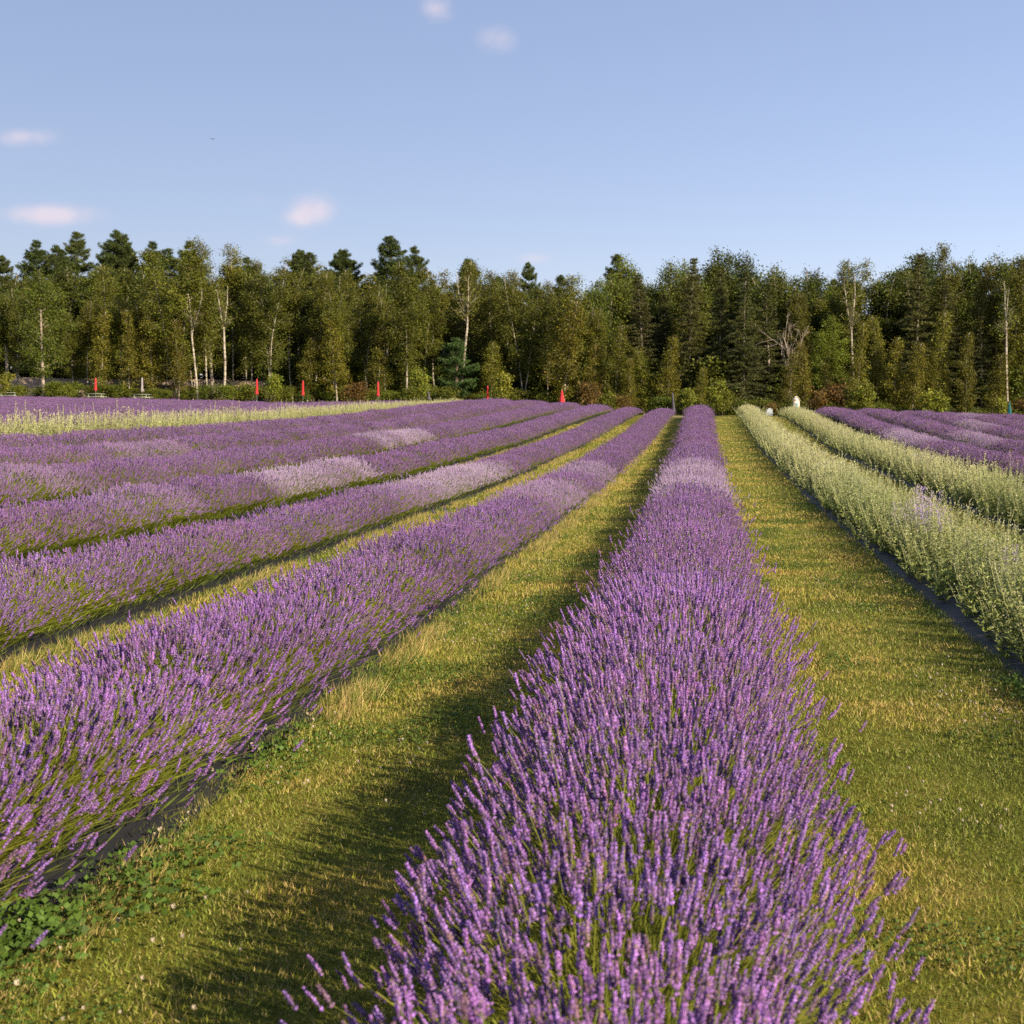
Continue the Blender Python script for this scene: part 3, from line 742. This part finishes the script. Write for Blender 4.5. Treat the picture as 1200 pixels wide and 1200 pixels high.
TLABEL = {
 'birch': ('white-trunked birch with airy olive foliage along the woodland edge', 'birches along the woodland edge', 'birch tree'),
 'young_birch': ('slim young birch with olive leaves down to the ground, in front of taller trees', 'young birches before the woodland', 'birch tree'),
 'broadleaf_tree': ('rounded green broadleaf tree standing in the woodland edge', 'broadleaf trees of the woodland edge', 'tree'),
 'maple_tree': ('bright lime green leafy tree among dark spruces and pines', 'bright green trees in the woodland', 'tree'),
 'oak_tree': ('tall dark leafy tree with open crown topping the woodland', 'dark leafy trees topping the woodland', 'tree'),
 'pine_tree': ('tall dark green pine rising behind the birches', 'tall pines behind the birches', 'pine tree'),
 'spruce_tree': ('brownish-green conical spruce with drooping branches at the woodland edge', 'spruces at the woodland edge', 'spruce tree'),
 'young_pine': ('small dense blue-green pine at the foot of the woodland', None, 'pine tree'),
 'bare_tree': ('leafless grey tree with bare forking branches among green crowns', 'bare trees in the woodland edge', 'tree'),
'sparse_birch': ('thin birch with a white trunk and nearly leafless pale twigs', 'thin half-bare birches', 'birch tree'),
 'undergrowth_tree': ('low dark green understorey tree in the shade below the crowns', 'understorey trees in the woodland', 'tree'),
 'shrub': ('low green bush at the edge between lavender field and trees', 'bushes along the field edge', 'bush'),
 'rusty_shrub': ('rust-brown bush at the edge between lavender field and trees', 'rusty bushes along the field edge', 'bush'),
 'sapling': ('small yellow-green sapling planted along the field edge', 'saplings along the field edge', 'sapling')}
tr_rng = np.random.default_rng(31); PLANTED = []
def plant(kind, px, ytop, d, wide=1.0, label=None, variant=None, lean=0.0, height=None):
    H, vs = PROTO[kind]
    x = at(px, d); zg = tz(x, d)
    if d > 171: zg = tz(x, 168) + .2
    h = height if height is not None else EYE + (HY - ytop) / F * d - zg
    s = h / H; v = vs[tr_rng.integers(len(vs)) if variant is None else variant]
    root = empty(kind, (x, d, zg), tr_rng.uniform(0, 6.28))
    root.rotation_euler = (0, lean, tr_rng.uniform(0, 6.28) if not lean else 0)
    sw = s ** .75 * wide * 1.16 * tr_rng.uniform(.9, 1.14); root.scale = (sw, sw, s)
    lb, gr, ct = TLABEL[kind]
    tag(root, label or lb, ct, None if label else gr)
    put('trunk', v[0], root)
    if not label: PLANTED.append((kind, px, root))
    if v[1]: put('crown', v[1], root)
    return root
def J(a): return tr_rng.normal(0, a)
for (px, yt) in ((-45, 300), (-15, 290), (10, 300), (35, 284), (54, 288), (78, 294), (93, 273), (122, 271), (140, 275), (153, 280), (175, 286), (192, 293), (218, 283), (300, 303),
                 (335, 294), (347, 298), (362, 298), (384, 294), (440, 318), (497, 291), (546, 304), (590, 326), (660, 324), (720, 300), (1080, 318), (1150, 312), (975, 330), (1225, 300)):
    plant('pine_tree', px, yt, 189 + J(3), wide=.9)
plant('pine_tree', 470, 281, 178, wide=1.05, label='tallest dark pine in mid woodland, rising well above the olive birches')
plant('pine_tree', 418, 295, 180, wide=.95, label='dark pine at a dip in the skyline beside the tallest pine')
plant('pine_tree', 625, 308, 195, wide=.7, label='lone slim pine tip poking above the skyline at its lowest point')
plant('young_pine', 535, 398, 151)
for (px, yt, d) in ((755, 322, 160), (845, 316, 157), (872, 318, 155), (905, 332, 160), (690, 350, 168), (553, 327, 166), (1112, 335, 158), (1150, 360, 156), (780, 345, 163), (930, 372, 165), (1240, 310, 160)):
    plant('spruce_tree', px, yt, d, wide=1.0)
plant('spruce_tree', 806, 303, 158, wide=1.0, label='dark pointed spruce topping the skyline beside the bright green tree', variant=0)
plant('spruce_tree', 1070, 298, 158, wide=1.05, label='large dark spruce with a sharp tip above low young birches', variant=1)
for (px, yt, d) in ((125, 308, 156), (160, 338, 153), (178, 350, 152), (105, 352, 153), (142, 345, 155), (272, 284, 158), (296, 300, 152), (318, 303, 150), (343, 312, 156), (366, 320, 153), (393, 340, 151), (430, 335, 157), (452, 345, 153),
                    (510, 312, 158), (532, 304, 160), (575, 318, 156), (600, 314, 160), (612, 322, 154), (660, 320, 150), (640, 330, 158), (700, 360, 152), (410, 315, 162), (495, 330, 152), (380, 305, 164),
                    (1115, 282, 162), (1140, 306, 160), (60, 345, 158), (-20, 330, 155), (985, 306, 164), (945, 340, 160), (1200, 305, 158), (225, 330, 156), (190, 345, 153), (20, 335, 160), (88, 365, 152), (290, 340, 156), (1235, 320, 156)):
    plant('birch', px + J(1), yt, d + J(1.2), wide=tr_rng.uniform(.85, 1.1))
plant('birch', 207, 277, 150, variant=1, wide=1.15, label='tall forked white birch whose two pale stems spread high up', lean=-.05)
plant('birch', 242, 283, 153, variant=0, label='tall straight white birch beside the forked birch')
plant('birch', 475, 309, 150, variant=2, wide=1.2, label='birch with one long straight pale trunk below the tallest pine')
plant('birch', 1005, 300, 163, variant=3, wide=1.2, label='white forked birch spreading its pale limbs above the young birches')
plant('birch', 1178, 298, 156, variant=2, wide=1.1, label='tall birch with a bright white trunk above the teal parasol')
for (px, yt, d) in ((405, 322, 168), (450, 332, 165), (690, 322, 160), (712, 312, 166), (775, 306, 170), (562, 306, 170), (640, 326, 168), (820, 325, 170), (835, 303, 176), (905, 310, 168), (950, 315, 172), (1035, 320, 168), (1055, 312, 172), (1140, 300, 168), (1165, 297, 166), (1190, 302, 168),
                    (320, 325, 168), (350, 335, 166), (250, 320, 168), (590, 335, 166), (520, 335, 168), (1215, 310, 165), (-30, 325, 165), (880, 345, 165), (1090, 330, 166), (10, 345, 163), (670, 335, 164), (740, 330, 168)):
    plant('broadleaf_tree', px, yt, d + J(1), wide=.95)
plant('broadleaf_tree', 52, 316, 149, variant=0, label='grey-green aspen with a bare lower trunk near the far picnic table')
for (px, yt, d) in ((752, 299, 174), (790, 306, 172), (960, 330, 172), (965, 370, 158), (1120, 320, 170), (1010, 345, 170)):
    plant('maple_tree', px, yt, d, wide=.95)
for (px, yt, d) in ((850, 288, 176), (872, 296, 178), (950, 313, 182), (1090, 288, 178), (1200, 300, 180), (1060, 305, 182)):
    plant('oak_tree', px, yt, d, wide=.9)
for i, px in enumerate(np.arange(-70, 1290, 31)):      # crowns filling the wood behind the first trees
    yb = np.interp(px, [0, 150, 300, 450, 600, 700, 850, 950, 1100, 1200], [312, 300, 312, 318, 330, 326, 306, 326, 304, 312])
    plant(('broadleaf_tree', 'birch', 'broadleaf_tree')[i % 3], px + J(8), yb + abs(J(9)), 171 + J(2.5), wide=1.25)
for (px, yt, d) in ((928, 332, 152),):
    plant('bare_tree', px, yt, d, wide=.8)
for (px, yt, d) in ((262, 335, 148), (1183, 330, 149), (232, 340, 149), (1000, 320, 160), (540, 318, 152)):
    plant('sparse_birch', px, yt, d, wide=.9)
for (px, yt, d) in ((1003, 378, 146), (1030, 370, 147), (1048, 396, 145), (1068, 402, 144), (1096, 366, 148), (1131, 390, 146), (942, 402, 146), (922, 412, 145), (720, 380, 147), (694, 402, 148), (781, 394, 146), (755, 408, 147), (738, 420, 146), (395, 372, 149), (210, 375, 149), (152, 362, 149), (445, 380, 149), (820, 430, 145), (360, 395, 150), (660, 352, 148), (575, 400, 151), (180, 372, 150), (975, 425, 147), (120, 365, 150), (1165, 415, 149), (1085, 420, 147)):
    plant('young_birch', px, yt, d, wide=tr_rng.uniform(.85, 1.15))
for px in np.arange(-60, 1290, 27):
    plant('undergrowth_tree', px + J(7), 0, 161 + J(2.2), height=tr_rng.uniform(4, 7.5) if px > 330 else tr_rng.uniform(.9, 1.5), wide=1.2)
for px in np.arange(-60, 1290, 34):
    plant('undergrowth_tree', px + J(7), 0, 180 + J(3), height=tr_rng.uniform(8, 11), wide=1.3)
for i, px in enumerate(np.arange(-50, 1280, 15.5)):
    d = 148.5 + J(1.5) if px < 780 else 141 + J(1.5)
    plant('shrub', px + J(4), 0, d, height=tr_rng.uniform(1.1, 2.0) if px > 330 else tr_rng.uniform(1.0, 1.7), wide=1.15)
for (px, h) in ((690, 3.0), (962, 2.9), (978, 3.6), (730, 2.0), (420, 2.2), (1198, 3.0), (1215, 3.2), (905, 1.6), (408, 1.8)):
    plant('rusty_shrub', px, 0, 139.5, height=h)
for (px, h) in ((592, 3.2), (496, 3.2), (83, 1.1), (1005, 3.0), (1018, 3.6), (1086, 3.0), (1172, 2.6), (836, 3.2), (846, 2.2), (806, 2.4), (4, 2.2), (22, 1.0), (1104, 3.0), (322, 2.5)):
    plant('sapling', px, 0, 138.5, height=h + .5, wide=.85)
# the wood behind, too deep to count
mb = MB(); r = np.random.default_rng(77); n = 90000
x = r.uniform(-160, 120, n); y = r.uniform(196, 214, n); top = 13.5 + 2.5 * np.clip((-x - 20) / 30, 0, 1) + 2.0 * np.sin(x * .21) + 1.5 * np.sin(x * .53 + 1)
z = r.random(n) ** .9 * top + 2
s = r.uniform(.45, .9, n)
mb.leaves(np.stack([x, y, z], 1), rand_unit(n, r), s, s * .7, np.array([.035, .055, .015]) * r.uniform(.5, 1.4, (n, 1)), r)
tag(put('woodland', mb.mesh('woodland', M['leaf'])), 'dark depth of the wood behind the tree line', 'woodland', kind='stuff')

# ------------------------------------------------------------------ field furniture
def paint(name, col, rough=.6): return noise_mat(name, [(.3, tuple(c * .82 for c in col)), (.7, col)], 7, rough=rough)
M['red'] = paint('red_canvas', (.48, .03, .04), .75)
M['grey'] = paint('grey_canvas', (.30, .27, .29), .8)
M['dark_grey'] = paint('slate_canvas', (.09, .085, .11), .8)
M['teal'] = paint('teal_canvas', (.01, .11, .13), .75)
M['pole'] = paint('grey_metal', (.25, .25, .25), .4)
M['table'] = paint('weathered_wood', (.33, .36, .29), .7)
M['dark_wood'] = paint('dark_wood', (.06, .045, .035), .8)
M['chair'] = paint('white_paint', (.40, .44, .47), .5)
M['cream'] = paint('cream_paint', (.60, .50, .37), .5)
M['white'] = paint('white_trim', (.64, .62, .6), .5)
M['glass'], _t, _b = new_mat('window_glass'); _b.inputs['Base Color'].default_value = (.10, .24, .24, 1); _b.inputs['Roughness'].default_value = .12
def parasol(px, d, mat, label, ztop=2.35, zbot=.95, flare=.15, lean=0.0, group=None, cone=False):
    x = at(px, d); root = empty('closed_parasol', (x, d, tz(x, d))); root.rotation_euler = (0, lean, px % 3)
    tag(root, label, 'parasol', group)
    put('pole', MB().tube([(0, 0, 0), (0, 0, ztop + .04)], [.022, .022], 8).mesh('pole', M['pole'], True), root)
    b = MB().tube([(0, 0, .0), (0, 0, .05), (0, 0, .08), (0, 0, .25)], [.24, .24, .06, .045], 14); put('base', b.mesh('base', M['pole'], True), root)
    n = 32; prof = [(0, .03), (.05, .07), (.14, .085), (.35, .075), (.60, .095), (.74, .09), (.88, flare * .85), (1.0, flare * .9)]
    if cone: prof = [(0, .03), (.06, .07), (.25, .12), (.5, .19), (.75, .26), (.9, flare * .95), (1.0, flare)]
    v, T = [], []
    for (t, rad) in prof:
        for j in range(n):
            a = 2 * math.pi * j / n; f = rad * (1 + .22 * math.cos(8 * a + 2 * t) * min(1, t * 3))
            v.append((f * math.cos(a), f * math.sin(a), ztop - t * (ztop - zbot)))
    for i in range(len(prof) - 1):
        for j in range(n):
            p, q = i * n + j, i * n + (j + 1) % n; T += [(p, p + n, q + n), (p, q + n, q)]
    put('canopy', MB().add(v, T, (.5, .1, .1)).mesh('canopy', M[mat], True), root)
    zt = ztop - .72 * (ztop - zbot)
    put('strap', MB().tube([(0, 0, zt - .03), (0, 0, zt + .03)], [.30 if cone else .10] * 2, 16).mesh('strap', M[mat], True), root)
    return root
RG = 'closed red parasols along the field edge'
parasol(112, 146.6, 'red', 'closed red parasol standing at a picnic table', 2.45, 1.10)
parasol(301, 146, 'red', 'closed red parasol beside a thick white birch trunk', 2.55, .95, .16)
parasol(355, 145.5, 'red', 'closed red parasol among the bushes, the next one along from the thick birch trunk', 2.45, .9)
parasol(443, 143, 'red', 'closed red parasol behind the far end of the cream flowering strip', 2.5, 1.0)
parasol(571.5, 139, 'red', 'closed red parasol near a small yellow-green sapling', 2.4, .8, .18)
parasol(658.5, 136, 'red', 'closed red parasol with flared hem before a slim birch and a rusty bush', 2.3, .7, .30, cone=True)
parasol(166.5, 146.6, 'grey', 'closed pale grey parasol at a picnic table before the dark fence', 2.55, 1.0, .20)
parasol(504, 142, 'dark_grey', 'closed slate grey parasol leaning beside a yellow-green sapling', 2.35, .75, .15, lean=-.12)
parasol(790, 136, 'dark_grey', 'closed dark parasol leaning behind a lavender row end', 2.5, .6, .16, lean=-.10)
parasol(1183, 134, 'teal', 'closed teal parasol with wide hem beside a yellow-green sapling', 2.75, .6, .34, cone=True)
def picnic_table(px, d, label, rz):
    x = at(px, d); root = empty('picnic_table', (x, d, tz(x, d)), rz); tag(root, label, 'picnic table', None)
    for i in range(4): put('top_plank', MB().box((0, -.28 + i * .187, .74), (1.85, .17, .04)).mesh('top_plank', M['table']), root)
    for s in (-1, 1):
        put('bench', MB().box((0, s * .72, .45), (1.85, .26, .04)).mesh('bench', M['table']), root)
        f = MB(); X = s * .66
        f.tube([(X, -.62, 0), (X, -.18, .72)], [.045, .045], 4).tube([(X, .62, 0), (X, .18, .72)], [.045, .045], 4)
        f.box((X + .05, 0, .405), (.04, 1.66, .09)).box((X + .05, 0, .70), (.04, .70, .07)); put('leg_frame', f.mesh('leg_frame', M['table']), root)
picnic_table(10, 146, 'weathered picnic table at the very end of the tree line, near the aspen', .25)
picnic_table(112, 145, 'weathered picnic table with the closed red parasol', .12)
picnic_table(166, 145, 'weathered picnic table with the closed grey parasol before the dark fence', -.1)
# dark board fence behind the thin birch trunks
x0, x1 = at(146, 157), at(240, 157)
fr = empty('board_fence', (x0, 157, tz(x0, 157))); tag(fr, 'dark low board fence behind thin birch trunks and the grey parasol', 'fence')
nb = 46; bw = (x1 - x0) / nb
for i in range(nb):
    xx = bw * (i + .5); put('board', MB().box((0, 0, .95), (bw * .93, .03, 1.9 + .04 * math.sin(i * 7))).mesh('board', M['dark_wood']), fr, (xx, 0, tz(x0 + xx, 157) - tz(x0, 157)))
for i in range(6):
    xx = (x1 - x0) * i / 5; put('post', MB().box((0, .08, 1.05), (.12, .12, 2.1)).mesh('post', M['dark_wood']), fr, (xx, 0, tz(x0 + xx, 157) - tz(x0, 157)))
def garden_chair(px, d, label, rz):
    x = at(px, d); root = empty('garden_chair', (x, d, tz(x, d)), rz); root.scale = (.85, .85, .85); tag(root, label, 'chair', 'white garden chairs beyond the grass lane')
    for i in range(5):
        u = (i - 2) / 2; h = .74 - .13 * u * u
        put('back_slat', MB().box((u * .23, .32, .34 + h / 2), (.105, .022, h), rx=-.24).mesh('back_slat', M['chair']), root)
        put('seat_slat', MB().box((0, -.28 + i * .115, .37 - i * .028), (.52, .095, .022), rx=-.2).mesh('seat_slat', M['chair']), root)
    for s in (-1, 1):
        put('arm', MB().box((s * .33, -.02, .55), (.13, .72, .025)).mesh('arm', M['chair']), root)
        put('leg', MB().box((s * .30, -.30, .27), (.03, .09, .54)).mesh('leg', M['chair']), root)
        put('leg', MB().box((s * .28, .10, .20), (.03, .10, .95), rx=1.13).mesh('leg', M['chair']), root)
garden_chair(888, 112, 'white slatted garden chair half hidden behind the black-edged sage row', .2)
garden_chair(901.5, 112, 'white slatted garden chair in the open grass between the sage rows', -.1)
# little gabled cabinet on a post
x = at(933, 108); root = empty('post_cabinet', (x, 108, tz(x, 108)), .25); tag(root, 'little cream gabled cabinet on a post with a teal window', 'cabinet')
put('post', MB().box((0, 0, .2), (.14, .14, .5)).mesh('post', M['cream']), root)
put('body', MB().box((0, 0, .95), (.44, .34, 1.1)).mesh('body', M['cream']), root)
w = .22; dp = .17
v = [(-w, -dp, 1.5), (w, -dp, 1.5), (0, -dp, 1.80), (-w, dp, 1.5), (w, dp, 1.5), (0, dp, 1.80)]
put('gable', MB().add(v, [(0, 1, 2), (3, 5, 4), (0, 2, 5), (0, 5, 3), (1, 4, 5), (1, 5, 2), (0, 3, 4), (0, 4, 1)], (.7, .7, .7)).mesh('gable', M['white']), root)
rf = MB()
for s in (-1, 1): rf.box((s * .155, 0, 1.70), (.46, .44, .035), ry=s * .94)
put('roof', rf.mesh('roof', M['cream']), root)
dr = put('door', MB().box((0, -.185, .98), (.32, .03, .84)).mesh('door', M['white']), root)
put('pane', MB().box((0, -.203, 1.02), (.20, .012, .62)).mesh('pane', M['glass']), dr)
# bird high over the trees
d = 150; x, z = at(249, d, 163)
bd = empty('bird', (x, d, z)); bd.scale = (1.3, 1.3, 1.3); tag(bd, 'tiny dark bird flying high in the blue sky', 'bird')
bb = MB().tube([(0, -.11, 0), (0, -.06, .01), (0, 0, .01), (0, .06, 0), (0, .13, 0)], [.012, .035, .04, .025, .01], 8)
put('body', bb.mesh('body', M['bird'], True), bd)
for s in (-1, 1):
    put('wing', MB().add([(s * .02, -.05, .01), (s * .02, .05, .01), (s * .20, -.01, .07), (s * .20, .05, .065), (s * .34, .08, .03), (s * .02, 0, .025), (s * .2, .02, .08)],
                         [(0, 5, 2), (5, 6, 2), (5, 1, 3), (5, 3, 6), (2, 6, 4), (6, 3, 4), (0, 2, 3), (0, 3, 1), (2, 4, 3)], (.05, .05, .05)).mesh('wing', M['bird']), bd)

# tell look-alike trees apart by the thing they stand behind
MARKS = [(10, 'the picnic table near the aspen'), (112, 'the red parasol at a picnic table'), (166, 'the pale grey parasol'), (301, 'the red parasol beside the thick birch trunk'),
         (355, 'the red parasol among the bushes'), (443, 'the red parasol behind the cream strip'), (504, 'the leaning slate grey parasol'), (571, 'the red parasol near the small sapling'),
         (658, 'the red parasol with flared hem'), (790, 'the leaning dark parasol'), (894, 'the white garden chairs'), (933, 'the little cream cabinet'), (1183, 'the teal parasol'), (470, 'the small blue-green pine'), (928, 'the trunk of the bare grey tree')]
WORDS = {'birch': 'olive birch rising closest behind ', 'young_birch': 'slim young birch standing closest behind ', 'broadleaf_tree': 'rounded green tree standing closest behind ',
         'pine_tree': 'tall dark pine rising far behind ', 'shrub': 'low green bush growing closest to ', 'spruce_tree': 'conical spruce standing closest behind '}
done = set()
for kind, words in WORDS.items():
    for mx_, phrase in MARKS[:13]:
        near = sorted((abs(px - mx_), i) for i, (k, px, o) in enumerate(PLANTED) if k == kind)
        if near and near[0][0] < 26 and near[0][1] not in done:
            done.add(near[0][1]); PLANTED[near[0][1]][2]['label'] = words + phrase
